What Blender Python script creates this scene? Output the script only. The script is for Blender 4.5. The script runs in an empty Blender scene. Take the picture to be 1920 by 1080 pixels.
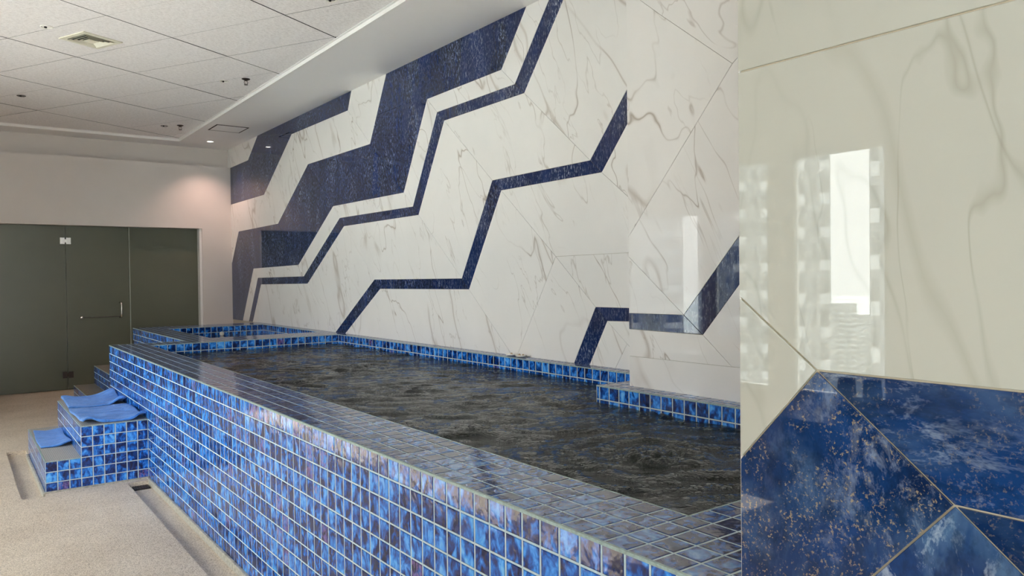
import bpy, bmesh, math, random
import numpy as np
from mathutils import Vector, Matrix, noise as mnoise
random.seed(7)
sc = bpy.context.scene
COL = sc.collection
P = 0.0762                      # tile pitch
AX, AY, AZ = 1.2, 0.905, -0.004 # tile grid anchors
HP = AZ + 12 * P                # height of the raised pool
WL = 0.815                      # water level
XW, YF, ZS, ZC = 3.53, 12.15, 3.57, 3.60   # marble wall, end wall, plaster soffit, panel ceiling
XL, YB = -2.6, -3.2             # window wall, back wall

# ---------------------------------------------------------------- camera
cam = bpy.data.cameras.new('camera'); co = bpy.data.objects.new('camera', cam); COL.objects.link(co)
R = ((0.80392232, 0.01894064, -0.59443263), (-0.59461439, 0.00552699, -0.80399203), (-0.0119427, 0.99980533, 0.01570565))
co.matrix_world = Matrix.Translation((0, 0, 1.53)) @ Matrix(R).to_4x4()
cam.sensor_width = 36; cam.lens = 1418.967 / 1920 * 36; cam.clip_end = 3000; cam.clip_start = 0.05
sc.camera = co

# ---------------------------------------------------------------- world, sun, exposure
w = bpy.data.worlds.new('overcast_sky'); sc.world = w; w.use_nodes = True
nt = w.node_tree; nt.nodes.clear()
wo = nt.nodes.new('ShaderNodeOutputWorld'); bg = nt.nodes.new('ShaderNodeBackground')
tc = nt.nodes.new('ShaderNodeTexCoord'); sp = nt.nodes.new('ShaderNodeSeparateXYZ'); rp = nt.nodes.new('ShaderNodeValToRGB')
nt.links.new(tc.outputs['Generated'], sp.inputs[0]); nt.links.new(sp.outputs['Z'], rp.inputs['Fac'])
rp.color_ramp.elements[0].position = 0.0; rp.color_ramp.elements[0].color = (0.90, 0.90, 0.92, 1)
rp.color_ramp.elements[1].position = 0.5; rp.color_ramp.elements[1].color = (1.0, 0.985, 0.96, 1)
nt.links.new(rp.outputs[0], bg.inputs['Color']); nt.links.new(bg.outputs[0], wo.inputs[0])
bg.inputs['Strength'].default_value = 4.5
sun = bpy.data.lights.new('sun', 'SUN'); sun.energy = 48; sun.angle = math.radians(3); sun.color = (1.0, 0.94, 0.89)
so = bpy.data.objects.new('sun', sun); COL.objects.link(so)
so.rotation_euler = Vector((1.0, 0.12, -1.02)).to_track_quat('-Z', 'Y').to_euler()
sc.view_settings.view_transform = 'Standard'; sc.view_settings.look = 'None'
sc.view_settings.gamma = 1; sc.view_settings.use_curve_mapping = False
sc.view_settings.exposure = 1.2
sc.cycles.max_bounces = 10; sc.cycles.diffuse_bounces = 6; sc.cycles.glossy_bounces = 5
sc.cycles.caustics_reflective = False; sc.cycles.caustics_refractive = False
sc.cycles.sample_clamp_indirect = 6
WINS = [(2.57, 3.33), (3.48, 5.25), (5.42, 6.95), (7.12, 8.65)]
WZ0, WZ1 = 0.62, 2.42
FILL_WINS = [(-3.0, -2.0)]       # unseen taller windows beside and behind the photographer, added to brighten the room
bw = bpy.data.lights.new('window_portal', 'AREA'); bw.shape = 'RECTANGLE'; bw.size = 3.3; bw.size_y = 3.0; bw.cycles.is_portal = True
bo = bpy.data.objects.new('window_portal', bw); COL.objects.link(bo); bo.location = (-0.75, YB - 0.02, 1.75); bo.rotation_euler = (math.pi / 2, 0, 0)  # portal of the added back window
for y0, y1 in FILL_WINS:
    l = bpy.data.lights.new('window_portal', 'AREA'); l.shape = 'RECTANGLE'; l.size = 3.0; l.size_y = y1 - y0; l.cycles.is_portal = True
    o = bpy.data.objects.new('window_portal', l); COL.objects.link(o); o.location = (XL - 0.02, (y0 + y1) / 2, 1.75); o.rotation_euler = (0, -math.pi / 2, 0)  # portal of the added side window
for y0, y1 in WINS:                       # daylight portals in the window openings
    l = bpy.data.lights.new('window_portal', 'AREA'); l.shape = 'RECTANGLE'; l.size = WZ1 - WZ0; l.size_y = y1 - y0
    l.cycles.is_portal = True
    o = bpy.data.objects.new('window_portal', l); COL.objects.link(o)
    o.location = (XL - 0.02, (y0 + y1) / 2, (WZ0 + WZ1) / 2); o.rotation_euler = (0, -math.pi / 2, 0)

# ---------------------------------------------------------------- helpers
class NT:
    def __init__(s, name):
        s.m = bpy.data.materials.new(name); s.m.use_nodes = True; s.t = s.m.node_tree
        s.b = s.t.nodes['Principled BSDF']
    def n(s, typ, **kw):
        x = s.t.nodes.new(typ)
        for k, v in kw.items():
            if k.startswith('i_'):
                key = k[2:]; key = int(key) if key.isdigit() else key.replace('_', ' ')
                x.inputs[key].default_value = v
            else: setattr(x, k, v)
        return x
    def l(s, a, b): s.t.links.new(a, b)
    def ramp(s, src, stops, interp='LINEAR'):
        r = s.n('ShaderNodeValToRGB'); r.color_ramp.interpolation = interp
        e = r.color_ramp.elements
        while len(e) < len(stops): e.new(0.5)
        for i, (p, c) in enumerate(stops):
            e[i].position = p; e[i].color = (c if len(c) == 4 else (*c, 1))
        s.l(src, r.inputs['Fac']); return r.outputs['Color']
    def math(s, op, a, b=None, clamp=False):
        x = s.n('ShaderNodeMath', operation=op, use_clamp=clamp)
        for i, v in enumerate((a, b)):
            if v is None: continue
            if isinstance(v, (int, float)): x.inputs[i].default_value = v
            else: s.l(v, x.inputs[i])
        return x.outputs[0]
    def mix(s, f, a, b, mode='MIX'):
        x = s.n('ShaderNodeMix', data_type='RGBA', blend_type=mode)
        for i, v in ((0, f), (6, a), (7, b)):
            if isinstance(v, (int, float)): x.inputs[i].default_value = v
            elif isinstance(v, tuple): x.inputs[i].default_value = (*v, 1)
            else: s.l(v, x.inputs[i])
        return x.outputs[2]
    def noise(s, vec, scale, detail=4, rough=0.55, dist=0.0, dim='3D'):
        x = s.n('ShaderNodeTexNoise', noise_dimensions=dim); x.inputs['Scale'].default_value = scale
        x.inputs['Detail'].default_value = detail; x.inputs['Roughness'].default_value = rough; x.inputs['Distortion'].default_value = dist
        s.l(vec, x.inputs['Vector']); return x.outputs['Fac']
    def pos(s): return s.n('ShaderNodeNewGeometry').outputs['Position']
    def mapping(s, vec, loc=(0, 0, 0), rot=(0, 0, 0), scale=(1, 1, 1)):
        x = s.n('ShaderNodeMapping'); x.inputs['Location'].default_value = loc; x.inputs['Rotation'].default_value = rot
        x.inputs['Scale'].default_value = scale; s.l(vec, x.inputs['Vector']); return x.outputs[0]
    def bump(s, h, strength, dist=0.01):
        x = s.n('ShaderNodeBump'); x.inputs['Strength'].default_value = strength; x.inputs['Distance'].default_value = dist
        s.l(h, x.inputs['Height']); s.l(x.outputs[0], s.b.inputs['Normal'])
    def set(s, **kw):
        for k, v in kw.items():
            k = k.replace('_', ' ')
            if isinstance(v, (int, float)): s.b.inputs[k].default_value = v
            elif isinstance(v, tuple): s.b.inputs[k].default_value = (*v, 1)
            else: s.l(v, s.b.inputs[k])
        return s

def simple(name, col, rough=0.5, metal=0.0, nscale=0, namp=0.0, bump=0.0):
    m = NT(name)
    m.set(Base_Color=col, Roughness=rough, Metallic=metal)
    if nscale:
        f = m.noise(m.pos(), nscale, 5)
        c2 = tuple(min(1, c * (1 + namp)) for c in col); c1 = tuple(c * (1 - namp) for c in col)
        m.set(Base_Color=m.ramp(f, [(0.3, c1), (0.7, c2)]))
        if bump: m.bump(f, bump, 0.01)
    return m.m

def link(name, me, mat, parent=None):
    o = bpy.data.objects.new(name, me)
    if mat is not None and not me.materials: me.materials.append(mat)
    COL.objects.link(o); o.parent = parent
    return o
def bmobj(name, bm, mat, parent=None, smooth=False):
    bmesh.ops.recalc_face_normals(bm, faces=bm.faces[:])
    me = bpy.data.meshes.new(name); bm.to_mesh(me); bm.free()
    if smooth:
        for p in me.polygons: p.use_smooth = True
    return link(name, me, mat, parent)
def add_box(bm, x0, x1, y0, y1, z0, z1, bev=0.0):
    v = [bm.verts.new((x, y, z)) for x in (x0, x1) for y in (y0, y1) for z in (z0, z1)]
    f = [(0, 1, 3, 2), (4, 6, 7, 5), (0, 4, 5, 1), (2, 3, 7, 6), (0, 2, 6, 4), (1, 5, 7, 3)]
    fs = [bm.faces.new([v[i] for i in q]) for q in f]
    if bev:
        es = list({e for q in fs for e in q.edges})
        bmesh.ops.bevel(bm, geom=es, offset=bev, segments=2, affect='EDGES', profile=0.5)
def box(name, mat, parent, *b, bev=0.0):
    bm = bmesh.new()
    if isinstance(b[0], (list, tuple)):
        for q in b: add_box(bm, *q, bev=bev)
    else: add_box(bm, *b, bev=bev)
    return bmobj(name, bm, mat, parent)
def add_lathe(bm, prof, seg=24, c=(0, 0, 0), axis='Z', scale=(1, 1)):
    rings = []
    for r, z in prof:
        ring = []
        for i in range(seg):
            a = 2 * math.pi * i / seg; x, y = r * math.cos(a) * scale[0], r * math.sin(a) * scale[1]
            p = (x, y, z) if axis == 'Z' else ((z, x, y) if axis == 'X' else (x, z, y))
            ring.append(bm.verts.new((p[0] + c[0], p[1] + c[1], p[2] + c[2])))
        rings.append(ring)
    for a, b in zip(rings, rings[1:]):
        for i in range(seg):
            bm.faces.new((a[i], a[(i + 1) % seg], b[(i + 1) % seg], b[i]))
    bm.faces.new(rings[0][::-1]); bm.faces.new(rings[-1])
def add_tube(bm, pts, r, seg=10):
    pts = [Vector(p) for p in pts]; rings = []
    up = Vector((0.3, 0.5, 0.8))
    for i, p in enumerate(pts):
        t = (pts[min(i + 1, len(pts) - 1)] - pts[max(i - 1, 0)]).normalized()
        a = t.cross(up).normalized(); b = t.cross(a)
        rings.append([bm.verts.new(p + r * (math.cos(2 * math.pi * k / seg) * a + math.sin(2 * math.pi * k / seg) * b)) for k in range(seg)])
    for a, b in zip(rings, rings[1:]):
        for k in range(seg): bm.faces.new((a[k], a[(k + 1) % seg], b[(k + 1) % seg], b[k]))
    bm.faces.new(rings[0][::-1]); bm.faces.new(rings[-1])
def tag(o, label=None, cat=None, group=None, kind=None):
    if label: o['label'] = label
    if cat: o['category'] = cat
    if group: o['group'] = group
    if kind: o['kind'] = kind
    return o
def thing(name, label, cat, loc=(0, 0, 0), group=None):
    o = bpy.data.objects.new(name, None); COL.objects.link(o); o.location = loc; o.empty_display_size = 0.1
    return tag(o, label, cat, group)
def reparent(o, p):            # keep world-space mesh coordinates under an empty that is not at the origin
    o.parent = p; o.location = tuple(-c for c in p.location)
    return o

# ---------------------------------------------------------------- materials
def mat_tile(name, top=False):
    m = NT(name); pos = m.pos()
    sub = m.n('ShaderNodeVectorMath', operation='SUBTRACT'); sub.inputs[1].default_value = (AX, AY, AZ); m.l(pos, sub.inputs[0])
    dv = m.n('ShaderNodeVectorMath', operation='SCALE'); dv.inputs['Scale'].default_value = 1 / P; m.l(sub.outputs[0], dv.inputs[0])
    fl = m.n('ShaderNodeVectorMath', operation='FLOOR'); m.l(dv.outputs[0], fl.inputs[0])
    wn = m.n('ShaderNodeTexWhiteNoise', noise_dimensions='3D'); m.l(fl.outputs[0], wn.inputs['Vector'])
    off = m.n('ShaderNodeVectorMath', operation='SCALE'); off.inputs['Scale'].default_value = 30.0; m.l(wn.outputs['Color'], off.inputs[0])
    ad = m.n('ShaderNodeVectorMath', operation='ADD'); m.l(pos, ad.inputs[0]); m.l(off.outputs[0], ad.inputs[1])
    mp = m.mapping(ad.outputs[0], scale=(1.25, 1.25, 0.8))
    f1 = m.noise(mp, 20, 4, 0.55, 0.7)
    f2 = m.noise(mp, 62, 3, 0.6, 0.5)
    f = m.math('ADD', m.math('MULTIPLY', f1, 0.8), m.math('MULTIPLY', f2, 0.2))
    f = m.math('ADD', f, m.math('MULTIPLY', m.math('SUBTRACT', wn.outputs['Value'], 0.5), 0.12))
    c = m.ramp(f, [(0.36, (0.002, 0.008, 0.06)), (0.46, (0.003, 0.038, 0.22)), (0.53, (0.010, 0.14, 0.60)), (0.60, (0.045, 0.31, 0.88)), (0.72, (0.16, 0.52, 0.96))])
    # some tiles turn violet; on coping tops more turn brown, a painted reflection
    sepc = m.n('ShaderNodeSeparateColor'); m.l(wn.outputs['Color'], sepc.inputs[0])
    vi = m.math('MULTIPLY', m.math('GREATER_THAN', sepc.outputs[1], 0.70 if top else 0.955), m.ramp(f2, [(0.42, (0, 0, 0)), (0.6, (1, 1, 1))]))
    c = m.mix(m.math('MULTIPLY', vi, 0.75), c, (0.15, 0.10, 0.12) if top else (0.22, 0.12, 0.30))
    if top: c = m.mix(0.55, c, m.ramp(f, [(0.38, (0.012, 0.022, 0.06)), (0.58, (0.11, 0.16, 0.27)), (0.7, (0.26, 0.33, 0.46))]))  # coping tops: ceiling and window reflections greyed into the colour
    # shading of the pillowed edge, painted as a dark rim on each tile
    fr_ = m.n('ShaderNodeVectorMath', operation='FRACTION'); m.l(dv.outputs[0], fr_.inputs[0]); fx = m.n('ShaderNodeSeparateXYZ'); m.l(fr_.outputs[0], fx.inputs[0])
    nn = m.n('ShaderNodeSeparateXYZ'); m.l(m.n('ShaderNodeNewGeometry').outputs['Normal'], nn.inputs[0]); edge = None
    for a in range(3):
        dd = m.math('SUBTRACT', 0.5, m.math('ABSOLUTE', m.math('SUBTRACT', fx.outputs[a], 0.5)))
        dd = m.math('ADD', dd, m.math('GREATER_THAN', m.math('ABSOLUTE', nn.outputs[a]), 0.6))
        edge = dd if edge is None else m.math('MINIMUM', edge, dd)
    c = m.mix(m.ramp(edge, [(0.035, (0.75, 0.75, 0.75)), (0.10, (0, 0, 0))]), c, (0.003, 0.015, 0.08))
    m.set(Base_Color=c, Roughness=0.09, Specular_IOR_Level=0.6)
    m.b.inputs['Coat Weight'].default_value = 0.2; m.b.inputs['Coat Roughness'].default_value = 0.04
    m.bump(m.noise(ad.outputs[0], 24, 2), 0.25, 0.006)
    return m.m
def mat_white_marble(name, base, vein=(0.36, 0.30, 0.25), rotx=0.5, spec=0.3, hal=0.07, vs=1.0):
    m = NT(name); pos = m.pos(); oi = m.n('ShaderNodeObjectInfo')
    cx = m.n('ShaderNodeCombineXYZ')
    m.l(m.math('MULTIPLY', oi.outputs['Random'], 17.0), cx.inputs[0]); m.l(m.math('MULTIPLY', oi.outputs['Random'], 31.0), cx.inputs[1]); m.l(m.math('MULTIPLY', oi.outputs['Random'], 23.0), cx.inputs[2])
    ad = m.n('ShaderNodeVectorMath', operation='ADD'); m.l(pos, ad.inputs[0]); m.l(cx.outputs[0], ad.inputs[1])
    r = m.n('ShaderNodeVectorRotate', rotation_type='X_AXIS'); r.inputs['Angle'].default_value = rotx; m.l(ad.outputs[0], r.inputs['Vector'])
    v = m.mapping(r.outputs[0], scale=(1, 1.1, 0.36))
    def veins(scale, width, dist, detail):
        n = m.noise(v, scale, detail, 0.5, dist)
        a = m.math('ABSOLUTE', m.math('SUBTRACT', n, 0.5))
        return m.ramp(a, [(0.0, (1, 1, 1)), (width, (0, 0, 0))])
    mask = m.ramp(m.noise(ad.outputs[0], 0.9, 3), [(0.40, (0, 0, 0)), (0.56, (1, 1, 1))])
    mask2 = m.ramp(m.noise(ad.outputs[0], 2.3, 3), [(0.40, (0, 0, 0)), (0.56, (1, 1, 1))])
    v1 = m.math('MULTIPLY', veins(1.25, 0.0045, 0.4, 4), m.math('ADD', m.math('MULTIPLY', mask2, 0.8), 0.2))
    v2 = m.math('MULTIPLY', veins(0.8, 0.008, 0.25, 3.5), mask)
    v3 = m.math('MULTIPLY', veins(2.6, 0.007, 0.6, 4), mask2)
    halo = m.math('MULTIPLY', veins(0.8, 0.035, 0.25, 3.5), mask)
    cloud = m.noise(ad.outputs[0], 2.0, 5, 0.6)
    c = m.ramp(cloud, [(0.3, tuple(k * 0.95 for k in base)), (0.7, base)])
    c = m.mix(m.math('MULTIPLY', halo, hal), c, (0.50, 0.45, 0.40))
    c = m.mix(m.math('MULTIPLY', v3, 0.45), c, vein)
    c = m.mix(m.math('MULTIPLY', v1, 0.85 * vs), c, vein)
    c = m.mix(m.math('MULTIPLY', v2, 0.62 * vs), c, tuple(k * 1.1 for k in vein))
    m.set(Base_Color=c, Roughness=0.006, Specular_IOR_Level=spec)
    return m.m
def mat_blue_marble(name, gold=0.0, cloudy=0.0, horiz=False):
    m = NT(name); pos = m.pos(); oi = m.n('ShaderNodeObjectInfo')
    cx = m.n('ShaderNodeCombineXYZ'); m.l(m.math('MULTIPLY', oi.outputs['Random'], 19.0), cx.inputs[1]); m.l(m.math('MULTIPLY', oi.outputs['Random'], 41.0), cx.inputs[2])
    ad = m.n('ShaderNodeVectorMath', operation='ADD'); m.l(pos, ad.inputs[0]); m.l(cx.outputs[0], ad.inputs[1])
    v = m.mapping(ad.outputs[0], scale=((1, 0.45, 1.2) if horiz else (1, 1.2, 0.75)) if (gold or cloudy) else (1, 1.5, 0.5))
    c = m.ramp(m.noise(v, 3.0, 4), [(0.35, (0.005, 0.022, 0.085)), (0.7, (0.012, 0.055, 0.20))] if (gold or cloudy) else [(0.35, (0.005, 0.012, 0.052)), (0.7, (0.010, 0.027, 0.112))])
    big = m.ramp(m.noise(v, 2.6 if not cloudy else 5.0, 3, 0.5, 0.4), [(0.47 - 0.10 * cloudy, (0, 0, 0)), (0.68 - 0.1 * cloudy, (1, 1, 1))])
    fine = m.ramp(m.noise(v, 55 if not (cloudy or gold) else 16, 5, 0.8, 0.3), [(0.52, (0, 0, 0)), (0.64, (1, 1, 1))])
    fleck = m.math('MULTIPLY', fine, m.math('ADD', m.math('MULTIPLY', big, 0.7 if not gold else 0.35), 0.26 if not gold else 0.05))
    c = m.mix(fleck, c, (0.46, 0.54, 0.66))
    if gold or cloudy:
        soft = m.ramp(m.noise(v, 9, 4, 0.6, 0.5), [(0.48, (0, 0, 0)), (0.75, (1, 1, 1))])
        c = m.mix(m.math('MULTIPLY', soft, 0.35 + 0.6 * cloudy), c, (0.12, 0.22, 0.36))
        dk = m.ramp(m.noise(v, 26, 4, 0.7), [(0.40, (1, 1, 1)), (0.55, (0, 0, 0))])
        c = m.mix(m.math('MULTIPLY', dk, 0.45), c, (0.004, 0.010, 0.035))
    if gold:
        g = m.ramp(m.noise(ad.outputs[0], 170, 3, 0.65, 0.0), [(0.57, (0, 0, 0)), (0.64, (1, 1, 1))])
        gm = m.ramp(m.noise(ad.outputs[0], 16, 4, 0.7), [(0.43, (0, 0, 0)), (0.53, (1, 1, 1))])
        c = m.mix(m.math('MULTIPLY', m.math('MULTIPLY', g, gm), gold), c, (0.34, 0.27, 0.17))
    m.set(Base_Color=c, Roughness=0.02, Specular_IOR_Level=0.5)
    return m.m
M = {}
M['tile'] = mat_tile('cobalt_glazed_tile'); M['tile_top'] = mat_tile('reflection_greyed_tile', True)  # second one is the same tile with reflections painted in
M['grout'] = simple('pale_blue_grout', (0.50, 0.62, 0.66), 0.8, nscale=60, namp=0.12)
M['grout_beige'] = simple('beige_grout', (0.50, 0.46, 0.40), 0.8, nscale=60, namp=0.12)
M['edge'] = simple('green_grey_edge_strip', (0.28, 0.38, 0.37), 0.35, nscale=90, namp=0.3)
M['marble'] = mat_white_marble('white_veined_marble', (0.80, 0.775, 0.745))
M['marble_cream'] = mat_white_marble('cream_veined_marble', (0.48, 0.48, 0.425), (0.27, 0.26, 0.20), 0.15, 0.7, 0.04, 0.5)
M['blue'] = mat_blue_marble('blue_flecked_marble')
M['blue_gold'] = mat_blue_marble('blue_gold_flecked_marble', gold=0.8)
M['blue_soft'] = mat_blue_marble('blue_soft_marble', gold=0.25, horiz=True)
M['blue_cloud'] = mat_blue_marble('blue_cloudy_marble', cloudy=0.8)
M['joint'] = simple('marble_joint', (0.42, 0.37, 0.30), 0.8, nscale=40, namp=0.1)
M['joint_warm'] = simple('gilt_joint', (0.58, 0.51, 0.38), 0.6, nscale=40, namp=0.1)
M['paint'] = simple('white_wall_paint', (0.66, 0.61, 0.575), 0.6, nscale=3, namp=0.015)
M['soffit'] = simple('white_soffit_paint', (0.82, 0.80, 0.79), 0.42, nscale=2, namp=0.01)
M['trim'] = simple('white_trim', (0.82, 0.80, 0.78), 0.5, nscale=5, namp=0.01)
M['shadow_gap'] = simple('dark_gap', (0.04, 0.035, 0.03), 0.9, nscale=10, namp=0.1)
m = NT('speckled_acoustic_board'); p = m.pos()
f = m.noise(m.mapping(p, rot=(0, 0, 0.5), scale=(0.6, 1.4, 1)), 62, 5, 0.75); g = m.noise(p, 160, 3, 0.7)
c = m.ramp(m.math('ADD', m.math('MULTIPLY', f, 0.6), m.math('MULTIPLY', g, 0.4)), [(0.36, (0.58, 0.54, 0.53)), (0.5, (0.84, 0.80, 0.79)), (0.64, (0.94, 0.91, 0.90))])
m.set(Base_Color=c, Roughness=0.9); m.bump(f, 0.5, 0.004); M['acoustic'] = m.m
m = NT('pebble_wash_floor'); p = m.pos()
vo = m.n('ShaderNodeTexVoronoi', feature='F1'); vo.inputs['Scale'].default_value = 170; m.l(p, vo.inputs['Vector'])
sc_ = m.n('ShaderNodeSeparateColor'); m.l(vo.outputs['Color'], sc_.inputs[0])
c = m.ramp(sc_.outputs[0], [(0.0, (0.16, 0.12, 0.09)), (0.16, (0.44, 0.36, 0.28)), (0.5, (0.64, 0.545, 0.44)), (1.0, (0.84, 0.75, 0.63))])
cl = m.noise(p, 1.6, 5, 0.6)
c = m.mix(0.5, c, m.ramp(cl, [(0.3, (0.48, 0.39, 0.30)), (0.7, (0.74, 0.645, 0.53))]))
m.set(Base_Color=c, Roughness=0.75); m.bump(m.math('SUBTRACT', 1.0, vo.outputs['Distance']), 0.5, 0.003); M['floor'] = m.m
M['curb'] = simple('mortar_curb', (0.40, 0.38, 0.33), 0.9, nscale=50, namp=0.3, bump=0.4)
m = NT('frosted_glass'); p = m.pos()
m.set(Base_Color=m.ramp(m.noise(p, 1.2, 3), [(0.3, (0.105, 0.112, 0.078)), (0.7, (0.125, 0.13, 0.092))]), Roughness=0.32, Specular_IOR_Level=0.4); M['frost'] = m.m
M['glass_edge'] = simple('polished_glass_edge', (0.42, 0.46, 0.40), 0.2, nscale=4, namp=0.05)
M['steel'] = simple('brushed_steel', (0.62, 0.60, 0.57), 0.25, 1.0, nscale=30, namp=0.08)
M['dark_steel'] = simple('dark_metal', (0.05, 0.035, 0.03), 0.4, 0.6, nscale=30, namp=0.2)
M['bar'] = simple('grey_bar', (0.11, 0.10, 0.09), 0.4, 0.3, nscale=30, namp=0.1)
m = NT('blue_towel_cotton'); p = m.pos()
f = m.noise(p, 260, 3, 0.8); g = m.noise(m.mapping(p, scale=(1, 3.5, 1)), 7, 5, 0.65, 0.8)
rg = m.math('ABSOLUTE', m.math('SUBTRACT', g, 0.5))
m.set(Base_Color=m.mix(0.45, m.ramp(f, [(0.30, (0.03, 0.15, 0.56)), (0.70, (0.12, 0.37, 0.92))]), m.ramp(rg, [(0.0, (0.03, 0.16, 0.56)), (0.04, (0.10, 0.34, 0.90))])), Roughness=0.95)
m.b.inputs['Sheen Weight'].default_value = 0.2
m.bump(m.math('ADD', m.math('MULTIPLY', f, 0.12), m.ramp(rg, [(0.0, (0, 0, 0)), (0.07, (1, 1, 1))])), 0.8, 0.006); M['towel'] = m.m
m = NT('grey_antislip_mosaic'); p = m.pos()
vo = m.n('ShaderNodeTexVoronoi', feature='DISTANCE_TO_EDGE', voronoi_dimensions='2D'); vo.inputs['Scale'].default_value = 80; vo.inputs['Randomness'].default_value = 0.6; m.l(p, vo.inputs['Vector'])
m.set(Base_Color=m.ramp(vo.outputs['Distance'], [(0.0, (0.18, 0.18, 0.17)), (0.22, (0.46, 0.45, 0.43))]), Roughness=0.6); m.bump(vo.outputs['Distance'], 0.6, 0.004); M['tread'] = m.m
M['tread_brown'] = simple('brown_grey_tread', (0.22, 0.19, 0.15), 0.5, nscale=80, namp=0.3)
m = NT('dark_pool_water'); p = m.pos()
vr = m.n('ShaderNodeVectorRotate', rotation_type='Z_AXIS'); vr.inputs['Angle'].default_value = 0.637; m.l(p, vr.inputs['Vector'])
q1 = m.mapping(vr.outputs[0], scale=(1, 1.9, 1))
f1 = m.noise(q1, 9, 3, 0.6, 1.2); f2 = m.noise(q1, 24, 4, 0.65, 0.9)
rid = m.math('SUBTRACT', 1.0, m.math('MULTIPLY', m.math('ABSOLUTE', m.math('SUBTRACT', f1, 0.5)), 3.0))
m.set(Base_Color=(0.002, 0.005, 0.004), Roughness=0.03, IOR=1.33, Specular_IOR_Level=0.5)
lf = m.ramp(m.noise(p, 1.6, 3, 0.5, 0.8), [(0.36, (0.25, 0.25, 0.25)), (0.62, (1, 1, 1))])
hh = m.math('ADD', m.math('MULTIPLY', rid, 0.5), m.math('ADD', m.math('MULTIPLY', f1, 0.45), m.math('MULTIPLY', f2, 0.5)))
m.bump(m.math('MULTIPLY', hh, lf), 1.0, 0.025); M['water'] = m.m
m = NT('calm_pool_water'); p = m.pos()
m.set(Base_Color=(0.004, 0.02, 0.06), Roughness=0.02, IOR=1.33); m.bump(m.noise(m.mapping(p, scale=(1, 2.5, 1)), 6, 3), 0.10, 0.03); M['water_calm'] = m.m
M['basin'] = simple('dark_basin', (0.02, 0.05, 0.16), 0.4, nscale=20, namp=0.2)
M['cream'] = simple('cream_enamel', (0.72, 0.68, 0.56), 0.4, nscale=20, namp=0.04)
M['black'] = simple('black_inside', (0.008, 0.008, 0.008), 0.8, nscale=20, namp=0.1)
M['white_plastic'] = simple('white_plastic', (0.80, 0.77, 0.70), 0.4, nscale=20, namp=0.04)
M['knob'] = simple('brown_knob', (0.45, 0.33, 0.22), 0.5, nscale=40, namp=0.2)
M['tower'] = simple('hazy_tower_render', (0.28, 0.30, 0.32), 0.9, nscale=0.2, namp=0.05)
M['tower_glass'] = simple('hazy_tower_window', (0.10, 0.12, 0.14), 0.5, nscale=0.3, namp=0.1)
M['tower_light'] = simple('hazy_balcony_white', (0.55, 0.57, 0.58), 0.9, nscale=0.3, namp=0.05)
m = NT('hazy_city'); p = m.pos()
vo = m.n('ShaderNodeTexVoronoi', feature='F1', distance='CHEBYCHEV'); vo.inputs['Scale'].default_value = 0.05; m.l(p, vo.inputs['Vector'])
s2 = m.n('ShaderNodeSeparateColor'); m.l(vo.outputs['Color'], s2.inputs[0])
m.set(Base_Color=m.ramp(s2.outputs[0], [(0, (0.20, 0.25, 0.27)), (0.8, (0.30, 0.33, 0.35)), (1, (0.5, 0.5, 0.48))]), Roughness=1.0); M['city'] = m.m
M['frame'] = simple('grey_window_frame', (0.42, 0.42, 0.41), 0.4, nscale=10, namp=0.05)
M['dark_wood'] = simple('dark_cabinet', (0.025, 0.025, 0.03), 0.4, nscale=10, namp=0.2)
m = NT('window_glass'); m.t.nodes.remove(m.b); out = m.t.nodes['Material Output']
tr = m.n('ShaderNodeBsdfTransparent'); tr.inputs[0].default_value = (0.94, 0.97, 0.96, 1); gl = m.n('ShaderNodeBsdfGlossy'); gl.inputs['Roughness'].default_value = 0.0
fr = m.n('ShaderNodeFresnel'); fr.inputs['IOR'].default_value = 1.4; mx = m.n('ShaderNodeMixShader')
m.l(fr.outputs[0], mx.inputs[0]); m.l(tr.outputs[0], mx.inputs[1]); m.l(gl.outputs[0], mx.inputs[2]); m.l(mx.outputs[0], out.inputs[0]); M['glass'] = m.m
m = NT('lamp_glow'); m.set(Base_Color=(1, 1, 1)); m.b.inputs['Emission Color'].default_value = (1.0, 0.93, 0.84, 1); m.b.inputs['Emission Strength'].default_value = 6; M['glow'] = m.m
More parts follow.
